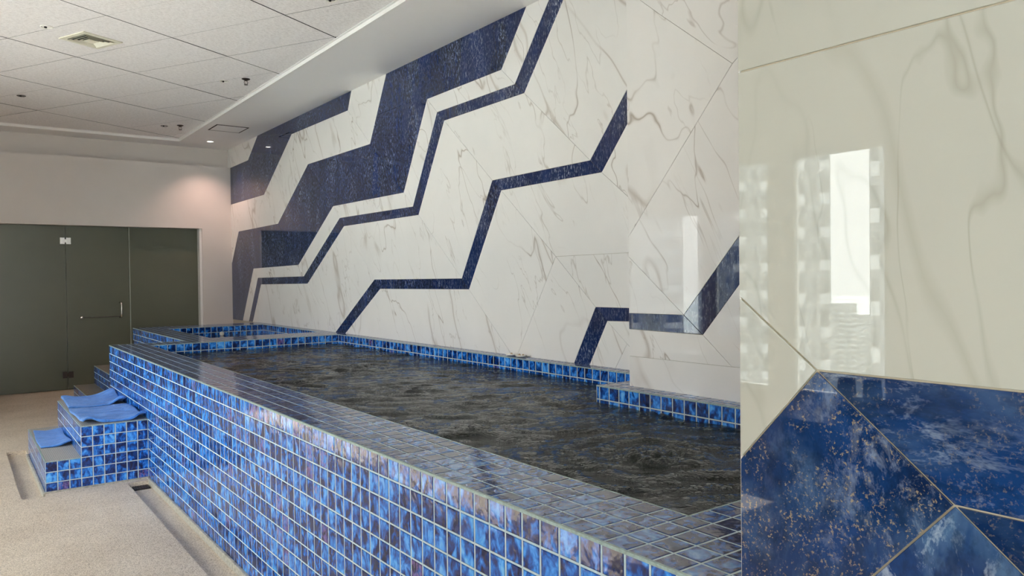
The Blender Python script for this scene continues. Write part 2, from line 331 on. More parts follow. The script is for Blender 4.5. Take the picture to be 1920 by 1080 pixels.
# marble slab outlines on each wall plane: (kind, [(y, z), ...])
WALL = [('W',[(12.3,3.57),(12.3,3.274),(11.267,3.28),(10.826,3.57)]),('B',[(12.3,3.274),(12.3,2.7),(10.59,2.71),(11.267,3.28)]),('B',[(11.267,3.28),(10.59,2.71),(9.488,3.382),(10.826,3.57)]),('B',[(10.826,3.57),(9.488,3.382),(7.772,3.373),(7.673,3.57)]),('W',[(12.3,2.7),(12.3,1.592),(11.777,2.261),(10.044,2.271),(10.59,2.71)]),('W',[(10.59,2.71),(10.044,2.271),(8.95,2.93),(9.488,3.382)]),('W',[(9.488,3.382),(8.95,2.93),(7.237,2.926),(7.772,3.373)]),('W',[(7.772,3.373),(7.237,2.926),(6.848,3.57),(7.673,3.57)]),('B',[(12.3,1.592),(12.3,0.905),(11.649,0.905),(11.103,1.685),(11.777,2.261)]),('B',[(11.777,2.261),(11.103,1.685),(9.323,1.704),(10.044,2.271)]),('B',[(10.044,2.271),(9.323,1.704),(8.214,2.357),(8.95,2.93)]),('B',[(8.95,2.93),(8.214,2.357),(6.522,2.351),(7.237,2.926)]),('B',[(7.237,2.926),(6.522,2.351),(6.05,3.162),(5.93,3.57),(6.848,3.57)]),('B',[(5.93,3.57),(6.05,3.162),(4.884,3.167),(4.551,3.57)]),('W',[(11.649,0.905),(11.357,0.905),(10.912,1.548),(11.103,1.685)]),('W',[(11.103,1.685),(10.912,1.548),(9.146,1.558),(9.323,1.704)]),('W',[(9.323,1.704),(9.146,1.558),(8.031,2.21),(8.214,2.357)]),('W',[(8.214,2.357),(8.031,2.21),(6.342,2.202),(6.522,2.351)]),('W',[(6.522,2.351),(6.342,2.202),(5.876,3.011),(6.05,3.162)]),('W',[(6.05,3.162),(5.876,3.011),(4.708,3.016),(4.884,3.167)]),('W',[(4.884,3.167),(4.708,3.016),(4.255,3.57),(4.551,3.57)]),('B',[(11.357,0.905),(11.177,0.905),(10.781,1.455),(10.912,1.548)]),('B',[(10.912,1.548),(10.781,1.455),(9.03,1.467),(9.146,1.558)]),('B',[(9.146,1.558),(9.03,1.467),(7.923,2.11),(8.031,2.21)]),('B',[(8.031,2.21),(7.923,2.11),(6.239,2.115),(6.342,2.202)]),('B',[(6.342,2.202),(6.239,2.115),(5.758,2.915),(5.876,3.011)]),('B',[(5.876,3.011),(5.758,2.915),(4.591,2.924),(4.708,3.016)]),('B',[(4.708,3.016),(4.591,2.924),(4.055,3.57),(4.255,3.57)]),('W',[(11.177,0.905),(8.263,0.905),(9.03,1.467),(10.781,1.455)]),('W',[(8.263,0.905),(8.202,0.905),(7.18,1.511),(7.923,2.11),(9.03,1.467)]),('W',[(7.923,2.11),(7.18,1.511),(5.501,1.515),(6.239,2.115)]),('W',[(6.239,2.115),(5.501,1.515),(5.026,2.307),(5.758,2.915)]),('W',[(5.758,2.915),(5.026,2.307),(3.857,2.317),(4.591,2.924)]),('W',[(4.591,2.924),(3.857,2.317),(3.04,3.254),(3.04,3.57),(4.055,3.57)]),('B',[(8.202,0.905),(7.936,0.905),(7.055,1.415),(7.18,1.511)]),('B',[(7.18,1.511),(7.055,1.415),(5.391,1.422),(5.501,1.515)]),('B',[(5.501,1.515),(5.391,1.422),(4.905,2.214),(5.026,2.307)]),('B',[(5.026,2.307),(4.905,2.214),(3.744,2.222),(3.857,2.317)]),('B',[(3.857,2.317),(3.744,2.222),(3.04,3.044),(3.04,3.254)]),('W',[(7.936,0.905),(4.78,0.905),(5.391,1.422),(7.055,1.415)]),('W',[(4.78,0.905),(4.721,0.905),(4.236,1.669),(4.905,2.214),(5.391,1.422)]),('W',[(4.905,2.214),(4.236,1.669),(3.04,1.675),(3.04,1.687),(3.744,2.222)]),('W',[(3.744,2.222),(3.04,1.687),(3.04,3.044)]),('W',[(4.236,1.669),(3.817,1.312),(3.04,1.317),(3.04,1.675)]),('W',[(4.236,1.669),(4.721,0.905),(4.048,0.905),(3.817,1.312)]),('B',[(4.048,0.905),(3.888,0.905),(3.705,1.221),(3.817,1.312)]),('B',[(3.817,1.312),(3.705,1.221),(3.04,1.237),(3.04,1.317)]),('W',[(3.888,0.905),(3.633,0.905),(3.52,1.079),(3.705,1.221)]),('W',[(3.705,1.221),(3.293,0.905),(3.04,0.905),(3.04,1.237)]),('W',[(3.52,1.079),(3.633,0.905),(3.293,0.905)])]
PIER = [('W',[(3.004,3.108),(3.004,1.739),(2.298,2.538),(2.75,2.897)]),('W',[(3.004,3.57),(3.004,3.108),(2.75,2.897),(2.298,2.538),(1.5,3.073),(1.5,3.57)]),('W',[(3.004,1.739),(3.004,1.632),(2.611,1.319),(1.5,2.58),(1.5,3.073),(2.298,2.538)]),('W',[(3.004,1.632),(3.004,1.316),(2.611,1.319)]),('B',[(3.004,1.316),(3.004,1.227),(2.489,1.223),(2.611,1.319)]),('B',[(2.611,1.319),(2.489,1.223),(1.5,2.36),(1.5,2.58)]),('W',[(3.004,1.227),(3.004,1.077),(2.313,1.077),(2.489,1.223)]),('W',[(2.489,1.223),(2.313,1.077),(1.5,1.097),(1.5,2.36)]),('W',[(3.004,1.077),(3.004,0.905),(1.5,0.905),(1.5,1.097),(2.313,1.077)]),('W',[(1.5,3.57),(1.5,0.905),(0.9,0.905),(0.9,3.57)])]
COLUMN = [('W',[(0.905,3.57),(0.905,1.912),(-0.9,1.908),(-0.9,3.57)]),('W',[(0.905,1.912),(0.905,1.486),(0.744,1.359),(-0.9,1.356),(-0.9,1.908)]),('W',[(0.905,1.486),(0.905,1.175),(0.744,1.359)]),('G',[(0.905,1.175),(0.905,0.729),(0.519,1.176),(0.744,1.359)]),('N',[(0.744,1.359),(0.519,1.176),(-0.9,1.175),(-0.9,1.356)]),('N',[(0.519,1.176),(-0.34,0.45),(-0.9,0.45),(-0.9,1.175)]),('C',[(0.519,1.176),(0.905,0.729),(0.905,0.45),(-0.34,0.45)]),('W',[(0.905,0.45),(0.905,0.0),(-0.9,0.0),(-0.9,0.45)])]
# ---------------------------------------------------------------- room shell
def S(name, mat, *b, parent=None, bev=0.0):
    o = box(name, mat, parent, *b, bev=bev)
    if parent is None: o['kind'] = 'structure'
    return o
# floor: slab with two shallow drainage recesses
xs = [XL - 0.1, 0.36, 0.508, 1.035, 1.19, 3.6]; ys = [YB - 0.1, 6.305, 6.385, 8.16, 12.45]
low = {(1, 1), (1, 2), (3, 0)}
bm = bmesh.new()
hz = lambda i, j: -0.032 if (i, j) in low else 0.0
for i in range(5):
    for j in range(4):
        z = hz(i, j); q = [(xs[i], ys[j]), (xs[i + 1], ys[j]), (xs[i + 1], ys[j + 1]), (xs[i], ys[j + 1])]
        bm.faces.new([bm.verts.new((x, y, z)) for x, y in q])
        if i < 4 and hz(i + 1, j) != z:
            zz = hz(i + 1, j); bm.faces.new([bm.verts.new(c) for c in ((xs[i + 1], ys[j], z), (xs[i + 1], ys[j + 1], z), (xs[i + 1], ys[j + 1], zz), (xs[i + 1], ys[j], zz))])
        if j < 3 and hz(i, j + 1) != z:
            zz = hz(i, j + 1); bm.faces.new([bm.verts.new(c) for c in ((xs[i], ys[j + 1], z), (xs[i + 1], ys[j + 1], z), (xs[i + 1], ys[j + 1], zz), (xs[i], ys[j + 1], zz))])
q = [(xs[0], ys[0]), (xs[-1], ys[0]), (xs[-1], ys[-1]), (xs[0], ys[-1])]
bm.faces.new([bm.verts.new((x, y, -0.15)) for x, y in q][::-1])
me = bpy.data.meshes.new('floor'); bm.to_mesh(me); bm.free()
tag(link('floor', me, M['floor']), kind='structure')

# end wall: lower wall stands proud, upper strip set back, opening for the glass front
wf = S('wall_end', M['paint'], (3.09, XW + 0.01, YF, 12.5, 0.0, 3.275), (XL, 3.09, YF, 12.5, 2.315, 3.275), (XL, XW + 0.01, 12.31, 12.5, 3.275, 3.62), (XL, 3.09, 12.42, 12.5, 0.0, 2.315))
S('trim_1', M['trim'], 3.055, 3.089, YF + 0.02, 12.30, 0.0, 2.312)
S('wall_back', M['paint'], (XL, -2.4, YB - 0.15, YB, 0.0, 3.75), (0.9, XW + 0.3, YB - 0.15, YB, 0.0, 3.75), (-2.4, 0.9, YB - 0.15, YB, 0.0, 0.25), (-2.4, 0.9, YB - 0.15, YB, 3.25, 3.75))
w5 = S('window_7', M['frame'], (-2.4, -2.36, YB - 0.10, YB - 0.04, 0.25, 3.25), (-0.78, -0.72, YB - 0.10, YB - 0.04, 0.25, 3.25), (0.86, 0.9, YB - 0.10, YB - 0.04, 0.25, 3.25), (-2.36, 0.86, YB - 0.10, YB - 0.04, 0.25, 0.29), (-2.36, 0.86, YB - 0.10, YB - 0.04, 3.21, 3.25))  # unseen back window, added to brighten the interior
box('pane', M['glass'], w5, -2.36, -0.78, YB - 0.075, YB - 0.065, 0.29, 3.21); box('pane', M['glass'], w5, -0.72, 0.86, YB - 0.075, YB - 0.065, 0.29, 3.21)
# window wall
OPEN = [(y0, y1, 0.25, 3.25) for y0, y1 in FILL_WINS] + [(y0, y1, WZ0, WZ1) for y0, y1 in WINS]  # first opening is the added side window
wb = []; yy = YB
for y0, y1, z0, z1 in OPEN:
    wb += [(XL - 0.15, XL, yy, y0, 0.0, 3.75), (XL - 0.15, XL, y0, y1, 0.0, z0), (XL - 0.15, XL, y0, y1, z1, 3.75)]; yy = y1
wb.append((XL - 0.15, XL, yy, 12.5, 0.0, 3.75))
S('wall_left', M['paint'], *wb)
for k, (y0, y1, z0, z1) in enumerate(OPEN):
    wn = S('window_%d' % (k + 1), M['frame'], (XL - 0.10, XL - 0.04, y0, y0 + 0.04, z0, z1), (XL - 0.10, XL - 0.04, y1 - 0.04, y1, z0, z1),  # window_1 is the added, unseen side window
           (XL - 0.10, XL - 0.04, y0 + 0.04, y1 - 0.04, z0, z0 + 0.04), (XL - 0.10, XL - 0.04, y0 + 0.04, y1 - 0.04, z1 - 0.04, z1))
    box('pane', M['glass'], wn, XL - 0.075, XL - 0.065, y0 + 0.04, y1 - 0.04, z0 + 0.04, z1 - 0.04)

# ceiling: plaster soffit bands round a field of acoustic boards turned about 28.5 degrees
ceil = S('ceiling', M['soffit'], (2.745, XW + 0.3, YB, 12.5, ZS, 3.75), (XL, 2.745, 11.87, 12.5, ZS, 3.75), (XL, 2.745, YB, 11.87, 3.64, 3.75))
S('trim_2', M['trim'], (2.718, 2.745, YB, 11.87, ZS - 0.006, 3.64), (XL, 2.718, 11.843, 11.87, ZS - 0.006, 3.64), (2.697, 2.718, YB, 11.84, ZC - 0.004, 3.64), (XL, 2.697, 11.822, 11.843, ZC - 0.004, 3.64))
def clip(poly, a, b, c):       # keep a*x+b*y<=c
    out = []
    for i in range(len(poly)):
        p, q = poly[i], poly[(i + 1) % len(poly)]
        dp, dq = a * p[0] + b * p[1] - c, a * q[0] + b * q[1] - c
        if dp <= 0: out.append(p)
        if dp * dq < 0:
            t = dp / (dp - dq); out.append((p[0] + t * (q[0] - p[0]), p[1] + t * (q[1] - p[1])))
    return out
def area(p): return abs(sum(p[i][0] * p[(i + 1) % len(p)][1] - p[(i + 1) % len(p)][0] * p[i][1] for i in range(len(p)))) / 2
th = math.radians(28.5); tv = (math.cos(th), math.sin(th)); nv = (-math.sin(th), math.cos(th))
boards = []
for r in range(-4, 8):
    n0 = 4.12 + 1.233 * (r - 0) ; n1 = n0 + 1.233
    for c_ in range(-12, 16):
        t0 = 4.05 + 0.617 * c_; t1 = t0 + 0.617
        g1, g2 = 0.0055, 0.0009
        q = [(t0 + g2, n0 + g1), (t1 - g2, n0 + g1), (t1 - g2, n1 - g1), (t0 + g2, n1 - g1)]
        q = [(t * tv[0] + n * nv[0], t * tv[1] + n * nv[1]) for t, n in q]
        for a, b, c in ((1, 0, 2.695), (-1, 0, -XL - 0.0), (0, 1, 11.82), (0, -1, -YB)):
            if len(q) > 2: q = clip(q, a, b, c)
        if len(q) > 2 and area(q) > 0.003: boards.append(q)
for q in boards:
    bm = bmesh.new(); dz = random.uniform(-0.0012, 0.0012)
    lo = [bm.verts.new((x, y, ZC + dz)) for x, y in q]; hi = [bm.verts.new((x, y, ZC + 0.02 + dz)) for x, y in q]
    bm.faces.new(lo); bm.faces.new(hi)
    for i in range(len(q)): bm.faces.new((lo[i], lo[(i + 1) % len(q)], hi[(i + 1) % len(q)], hi[i]))
    bmobj('acoustic_panel', bm, M['acoustic'], ceil)
RAILS = [(4.12 + 1.233 * r, 0.0052, 0) for r in range(-4, 9)] + [(4.05 + 0.617 * c_, 0.0006, 1) for c_ in range(-12, 16)]
for n0, hw, cross in RAILS:
    q = [(-9, n0 - hw), (16, n0 - hw), (16, n0 + hw), (-9, n0 + hw)]
    q = [((n if cross else t), (t if cross else n)) for t, n in q]
    q = [(t * tv[0] + n * nv[0], t * tv[1] + n * nv[1]) for t, n in q]
    for a, b, c in ((1, 0, 2.695), (-1, 0, -XL), (0, 1, 11.82), (0, -1, -YB)):
        if len(q) > 2: q = clip(q, a, b, c)
    if len(q) > 2:
        bm = bmesh.new(); lo = [bm.verts.new((x, y, ZC - (0.0006 if cross else 0.0008))) for x, y in q]; hi = [bm.verts.new((x, y, ZC + 0.018)) for x, y in q]
        bm.faces.new(lo); bm.faces.new(hi)
        for i in range(len(q)): bm.faces.new((lo[i], lo[(i + 1) % len(q)], hi[(i + 1) % len(q)], hi[i]))
        bmobj('grid_rail', bm, M['black'], ceil)
box('panel_backing', M['shadow_gap'], ceil, XL, 2.745, YB, 11.87, 3.623, 3.638)
# access hatch in the soffit
box('hatch_panel', M['soffit'], ceil, 2.848, 3.236, 10.325, 10.722, ZS - 0.004, ZS + 0.01)
box('hatch_gap', M['shadow_gap'], ceil, (2.832, 3.252, 10.307, 10.325, ZS - 0.0045, ZS + 0.01), (2.832, 3.252, 10.722, 10.740, ZS - 0.0045, ZS + 0.01),
    (2.832, 2.848, 10.325, 10.722, ZS - 0.0045, ZS + 0.01), (3.236, 3.252, 10.325, 10.722, ZS - 0.0045, ZS + 0.01))

# ---------------------------------------------------------------- marble cladding
def inset(poly, d):
    n = len(poly); A = sum(poly[i][0] * poly[(i + 1) % n][1] - poly[(i + 1) % n][0] * poly[i][1] for i in range(n))
    if A < 0: poly = poly[::-1]
    res = []
    for i in range(n):
        p0, p1, p2 = Vector(poly[i - 1]), Vector(poly[i]), Vector(poly[(i + 1) % n])
        e1 = (p1 - p0).normalized(); e2 = (p2 - p1).normalized()
        n1 = Vector((-e1.y, e1.x)); n2 = Vector((-e2.y, e2.x)); b = n1 + n2
        if b.length < 1e-4: b = n1
        k = d / max(0.25, b.dot(n1)) ; res.append(p1 + b * k)
    return res
def cladding(parent, polys, X, thick, gap, mats):
    for c, poly in polys:
        q = inset(poly, gap); bm = bmesh.new()
        mid = 0.0008
        f0 = [bm.verts.new((X + thick, p.x, p.y)) for p in q]
        f1 = [bm.verts.new((X + mid, p.x, p.y)) for p in q]
        q2 = inset([tuple(p) for p in q], mid)
        f2 = [bm.verts.new((X, p.x, p.y)) for p in q2]
        bm.faces.new(f0); bm.faces.new(f2)
        for A, B in ((f0, f1), (f1, f2)):
            for i in range(len(q)): bm.faces.new((A[i], A[(i + 1) % len(q)], B[(i + 1) % len(q)], B[i]))
        bmobj('white_marble_slab' if c == 'W' else 'blue_marble_slab', bm, mats[c], parent)
ms = {'W': M['marble'], 'B': M['blue']}
wr = S('wall_right', M['joint'], XW + 0.004, XW + 0.3, 2.9, 12.5, 0.0, ZS)
cladding(wr, WALL, XW, 0.012, 0.0011, ms)
wp = S('wall_pier', M['joint'], 3.034, XW + 0.3, YB, 3.0, 0.0, ZS)
cladding(wp, PIER, 3.03, 0.012, 0.0009, ms)
wc = S('wall_column', M['joint_warm'], 1.212, 1.95, YB, 0.9, 0.0, ZS)
cladding(wc, COLUMN, 1.208, 0.012, 0.0017, {'W': M['marble_cream'], 'G': M['blue_gold'], 'N': M['blue_soft'], 'C': M['blue_cloud']})
box('side_slab', M['marble'], wc, 1.21, 1.95, 0.9005, 0.905, HP + 0.003, ZS)
box('side_slab', M['marble'], wr, XW, XW + 0.003, 3.004, 3.039, 0.905, ZS)
box('side_slab', M['marble'], wp, 3.031, XW, 3.0005, 3.004, HP + 0.003, ZS)
S('wall_link', M['paint'], 1.95, 3.04, YB, 0.9, 0.0, ZS)

# ---------------------------------------------------------------- glazed tiles
S_T = P - 0.005
def tile_verts(sx, sy):
    hx, hy = sx / 2, sy / 2; V = []
    for ins, z in ((0, -0.004), (0.0004, 0.0002), (0.003, 0.0015)):
        V += [(-hx + ins, -hy + ins, z), (hx - ins, -hy + ins, z), (hx - ins, hy - ins, z), (-hx + ins, hy - ins, z)]
    return V
TF = [(0, 1, 5, 4), (1, 2, 6, 5), (2, 3, 7, 6), (3, 0, 4, 7), (4, 5, 9, 8), (5, 6, 10, 9), (6, 7, 11, 10), (7, 4, 8, 11), (8, 9, 10, 11)]
MESHC = {}
def tile_mesh(sx, sy, top=False):
    k = (round(sx, 4), round(sy, 4), top)
    if k not in MESHC:
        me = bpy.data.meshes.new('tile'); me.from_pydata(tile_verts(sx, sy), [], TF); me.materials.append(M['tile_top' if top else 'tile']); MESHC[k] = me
    return MESHC[k]
ROT = {'z': Matrix.Identity(3),
       '-x': Matrix(((0, 0, -1), (-1, 0, 0), (0, 1, 0))), '+x': Matrix(((0, 0, 1), (1, 0, 0), (0, 1, 0))),
       '-y': Matrix(((1, 0, 0), (0, 0, -1), (0, 1, 0))), '+y': Matrix(((-1, 0, 0), (0, 0, 1), (0, 1, 0)))}
def face_tiles(n, const, a0, a1, b0, b1):
    """tiles on the plane with normal n at coordinate const; a, b run over the two in-plane world axes on the common grid"""
    anc = {'z': (AX, AY), '-x': (AY, AZ), '+x': (AY, AZ), '-y': (AX, AZ), '+y': (AX, AZ)}[n]
    def spans(lo, hi, A):
        k = math.floor((lo - A) / P + 1e-4); out = []
        while A + k * P < hi - 1e-4:
            s, e = max(lo, A + k * P), min(hi, A + (k + 1) * P)
            if e - s > 0.015: out.append((s + 0.00275, e - 0.00275))
            k += 1
        return out
    res = []
    for a in spans(a0, a1, anc[0]):
        for b in spans(b0, b1, anc[1]):
            ca, cb = (a[0] + a[1]) / 2, (b[0] + b[1]) / 2
            c = {'z': (ca, cb, const)}.get(n) or ((const, ca, cb) if 'x' in n else (ca, const, cb))
            res.append((n, c, a[1] - a[0], b[1] - b[0]))
    return res
CM = co.matrix_world.inverted()
CAMP = Vector((0, 0, 1.53))
def weight(t):
    n, c, sx, sy = t; c = Vector(c); v = CM @ c
    if v.z > -0.1: return 0
    px, py = 960 + 1418.97 * v.x / -v.z, 540 - 1418.97 * v.y / -v.z
    if not (-30 < px < 1388 and -30 < py < 1110): return 0
    N = ROT[n] @ Vector((0, 0, 1)); d = CAMP - c; cosv = N.dot(d.normalized())
    return max(0, cosv) * sx * sy / d.length_squared
def put_tiles(parent, tiles, limit=300, stuff_name='small_tiles'):
    tiles = sorted(tiles, key=weight, reverse=True)
    for n, c, sx, sy in tiles[:limit]:
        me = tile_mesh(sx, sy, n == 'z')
        o = bpy.data.objects.new('tile', me); COL.objects.link(o); o.parent = parent
        o.matrix_world = Matrix.Translation(c) @ ROT[n].to_4x4()
        o.matrix_parent_inverse = Matrix.Translation(-Vector(parent.location))
        o.matrix_basis = Matrix.Translation(c) @ ROT[n].to_4x4()
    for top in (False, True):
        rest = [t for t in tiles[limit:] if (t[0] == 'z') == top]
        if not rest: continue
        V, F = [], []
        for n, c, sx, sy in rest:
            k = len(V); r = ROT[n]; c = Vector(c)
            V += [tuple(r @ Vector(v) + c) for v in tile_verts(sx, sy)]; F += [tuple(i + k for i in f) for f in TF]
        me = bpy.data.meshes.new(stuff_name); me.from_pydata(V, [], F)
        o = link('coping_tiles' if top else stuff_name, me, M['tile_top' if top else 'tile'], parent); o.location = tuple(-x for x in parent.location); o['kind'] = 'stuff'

XI = AX + 4 * P; YN = AY + 5 * P; Y1 = AY + 95 * P; YI = Y1 - 4 * P; XR = AX + 29 * P
X2 = AX + 9 * P; X2I = X2 + 4 * P; Y2N = AY + 98 * P; Y2I = AY + 124 * P; Y2F = AY + 131 * P
XLD = 2.905; YLD = 3.14; E_ = 0.0
pool = thing('raised_pool', 'long raised whirlpool clad in glossy cobalt tiles along the marble wall', 'pool', (AX, AY, 0))
def part(name, mat, parent, *b, bev=0.0): return reparent(box(name, mat, None, *b, bev=bev), parent)
part('pool_wall', M['grout'], pool, (AX, XI, AY, Y1, -0.1, HP), (XI, 3.028, AY, YN, -0.1, HP), (XI, X2, YI, Y1, -0.1, HP), (X2, XW - 0.002, YI, Y2N, -0.1, HP),
     (XR, XW - 0.002, YLD, YI, -0.1, HP), (XLD, 3.028, YN, YLD, -0.1, HP), (3.028, XW - 0.002, 3.006, YLD, -0.1, HP), (XI, XR, YN, YI, -0.1, 0.1))
T = face_tiles('-x', AX, AY, Y1, AZ, HP) + face_tiles('+y', Y1, AX, X2, AZ, HP)
T += face_tiles('z', HP, AX + 0.0, XI, AY, Y1) + face_tiles('z', HP, XI, XLD + 2 * P, AY, YN) + face_tiles('z', HP, XLD + 2 * P, 3.03, AY, YN)
T += face_tiles('z', HP, XI, X2, YI, Y1) + face_tiles('z', HP, X2, XW, YI, Y2N)
T += face_tiles('z', HP, XR, XW, YLD, YI) + face_tiles('z', HP, XLD, 3.03, YN, YLD) + face_tiles('z', HP, 3.03, XW, 3.004, YLD)
zb = AZ + 9 * P
T += face_tiles('-x', XR, YLD, YI, zb, HP) + face_tiles('-y', YI, XI, XR, zb, HP) + face_tiles('+x', XI, YN, YI, zb, HP) + face_tiles('+y', YN, XI, XLD, zb, HP)
T += face_tiles('-x', XLD, YN, YLD, zb, HP) + face_tiles('+y', YLD, XLD, XR, zb, HP)
put_tiles(pool, T)
def edge_strip(parent, segs):
    bm = bmesh.new()
    for s in segs: add_box(bm, *s)
    return reparent(bmobj('edge_strip', bm, M['edge'], None), parent)
e = 0.006
edge_strip(pool, [(AX - 0.002, AX + e, AY, Y1, HP - e, HP + 0.002), (AX + e, X2, Y1 - e, Y1 + 0.002, HP - e, HP + 0.002),
                  (XI - e, XI + 0.002, YN, YI, HP - e, HP + 0.001), (XI, XR, YI - 0.002, YI + e, HP - e, HP + 0.001), (XR - 0.002, XR + e, YLD, YI, HP - e, HP + 0.001),
                  (XLD - 0.002, XLD + e, YN, YLD, HP - e, HP + 0.001), (XI, XLD, YN - e, YN + 0.002, HP - e, HP + 0.001)])
# second pool
pool2 = thing('plunge_pool', 'smaller raised plunge pool of cobalt tiles behind the long pool, nearest the end wall', 'pool', (X2, Y1, 0))
part('pool_wall', M['grout'], pool2, (X2, X2I, Y1 + 0.001, Y2F, -0.1, HP), (X2I, XW - 0.002, Y2I, Y2F, -0.1, HP), (XR, XW - 0.002, Y2N, Y2I, -0.1, HP), (X2I, XR, Y2N, Y2I, -0.1, 0.1))
T = face_tiles('-x', X2, Y1, Y2F, AZ, HP) + face_tiles('+y', Y2F, X2, XW, AZ, HP) + face_tiles('z', HP, X2, X2I, Y2N, Y2F) + face_tiles('z', HP, X2I, XW, Y2I, Y2F) + face_tiles('z', HP, XR, XW, Y2N, Y2I)
T += face_tiles('-x', XR, Y2N, Y2I, zb, HP) + face_tiles('-y', Y2I, X2I, XR, zb, HP) + face_tiles('+x', X2I, Y2N, Y2I, zb, HP) + face_tiles('+y', Y2N, X2I, XR, zb, HP)
put_tiles(pool2, T)
edge_strip(pool2, [(X2 - 0.002, X2 + e, Y1, Y2F, HP - e, HP + 0.002), (X2I - e, X2I + 0.001, Y2N, Y2I, HP - e, HP + 0.001), (X2I, XR, Y2I - 0.001, Y2I + e, HP - e, HP + 0.001),
                   (XR - 0.001, XR + e, Y2N, Y2I, HP - e, HP + 0.001), (X2I, XR, Y2N - e, Y2N + 0.001, HP - e, HP + 0.001)])
bm = bmesh.new(); add_lathe(bm, [(0.030, 0.0), (0.030, -0.006), (0.02, -0.012), (0.012, -0.008)], 20, (2.86, Y2I - 0.001, 0.812), 'Y')
reparent(bmobj('water_inlet', bm, M['white_plastic'], None, True), pool2)['label'] = 'small round white water inlet on the back wall'

# steps
def steps(name, label, x0, x1, x2, y0, y1, treads, extra_front=True):
    t = thing(name, label, 'steps', (x0, y0, 0))
    h1, h2 = AZ + 3 * P, AZ + 6 * P
    part('step_body', M['grout'], t, (x0, x1, y0, y1, -0.03, h1), (x1, x2, y0, y1, -0.03, h2))
    T = face_tiles('-x', x0, y0, y1, AZ, h1) + face_tiles('-x', x1, y0, y1, h1, h2)
    for n, y in (('-y', y0), ('+y', y1)): T += face_tiles(n, y, x0, x1, AZ, h1) + face_tiles(n, y, x1, x2, AZ, h2)
    put_tiles(t, T)
    part('lower_tread', treads[0], t, x0 + 0.008, x1 - 0.002, y0 + 0.008, y1 - 0.008, h1 - 0.001, h1 + 0.003)
    part('upper_tread', treads[1], t, x1 + 0.008, x2 - 0.003, y0 + 0.008, y1 - 0.008, h2 - 0.001, h2 + 0.003)
    edge_strip(t, [(x0 - 0.001, x0 + 0.007, y0, y1, h1 - 0.004, h1 + 0.002), (x0, x1, y0 - 0.001, y0 + 0.007, h1 - 0.004, h1 + 0.002),
                   (x1 - 0.001, x1 + 0.007, y0, y1, h2 - 0.004, h2 + 0.002), (x1, x2 - 0.001, y0 - 0.001, y0 + 0.007, h2 - 0.004, h2 + 0.002)])
    return t, h1, h2
SY0, SY1 = AY + 72 * P, AY + 92 * P
st, h1, h2 = steps('pool_steps', 'two cobalt tiled steps against the long pool, with blue towels lying on them', AX - 9 * P, AX - 6 * P, AX - 0.002, SY0, SY1, (M['tread'], M['tread']))
steps('pool_steps', 'two dim tiled steps beside the smaller pool, with bare brown-grey treads', AX, AX + 3 * P, X2 - 0.002, AY + 111 * P, AY + 131 * P - 0.0, (M['tread_brown'], M['tread_brown']))
# mortar curb along the foot of the pool and steps
xs0 = AX - 9 * P
bm = bmesh.new()
for s in ((AX - 0.020, AX - 0.001, AY, SY0 - 0.018, -0.034, 0.010), (xs0 - 0.012, AX - 0.001, SY0 - 0.020, SY0 - 0.001, -0.034, 0.012), (xs0 - 0.020, xs0 - 0.001, SY0 - 0.020, SY1 + 0.01, -0.034, 0.008)):
    add_box(bm, *s, bev=0.004)
tag(bmobj('baseboard_pool', bm, M['curb'], None), kind='structure')
# floor drain
dr = thing('floor_drain', 'small dark perforated floor drain in the recess beside the pool wall', 'drain', (1.115, 6.235, -0.032))
part('drain_tray', M['black'], dr, 1.06, 1.17, 6.175, 6.285, -0.0325, -0.028)
bm = bmesh.new()
for k in range(6):
    add_box(bm, 1.062 + k * 0.0186, 1.071 + k * 0.0186, 6.177, 6.283, -0.0285, -0.023); add_box(bm, 1.062, 1.168, 6.177 + k * 0.0186, 6.186 + k * 0.0186, -0.0285, -0.0235)
reparent(bmobj('drain_grate', bm, M['dark_steel'], None), dr)

# ---------------------------------------------------------------- water
def water(name, x0, x1, y0, y1, z, amp, jets, mat, step, label, skip=None):
    nx, ny = int((x1 - x0) / step) + 1, int((y1 - y0) / step) + 1
    X = np.linspace(x0, x1, nx); Y = np.linspace(y0, y1, ny); V = []
    cs, sn = math.cos(0.637), -math.sin(0.637)
    for y in Y:
        for x in X:
            u, v = (x * cs + y * sn), (-x * sn + y * cs)
            h = 0.0
            if amp:
                wx = mnoise.noise(Vector((x * 1.7, y * 1.7, 3.1))) * 0.35
                h = 0.60 * mnoise.noise(Vector((u * 2.2 + wx * 3, v * 5.0 + wx * 5, 0))) + 0.30 * mnoise.noise(Vector((u * 5 + wx * 6, v * 12, 5))) + 0.10 * mnoise.noise(Vector((u * 14, v * 27, 9)))
                h = (1 - abs(h) * 2.2) * 0.55 + h
                h *= amp
                for jx, jy, ja in jets:
                    r = math.hypot(x - jx, y - jy)
                    h += ja * math.exp(-(r / 0.13) ** 2) * (0.6 + 1.0 * mnoise.noise(Vector((x * 22, y * 22, 1)))) + 0.35 * ja * math.cos(r * 42 + 3 * mnoise.noise(Vector((x * 4, y * 4, 0)))) * math.exp(-r / 0.38) * min(1, r / 0.1)
            V.append((x, y, z + h))
    F = [(j * nx + i, j * nx + i + 1, (j + 1) * nx + i + 1, (j + 1) * nx + i) for j in range(ny - 1) for i in range(nx - 1)]
    me = bpy.data.meshes.new(name); me.from_pydata(V, [], F)
    for p in me.polygons: p.use_smooth = True
    o = link(name, me, mat); tag(o, label, 'water', kind='stuff'); return o
JETS = [(2.24, 2.05, 0.026), (2.75, 3.45, 0.012), (2.35, 4.2, 0.016), (2.9, 2.6, 0.012), (2.6, 5.6, 0.012), (2.0, 3.0, 0.008), (2.1, 6.6, 0.008)]
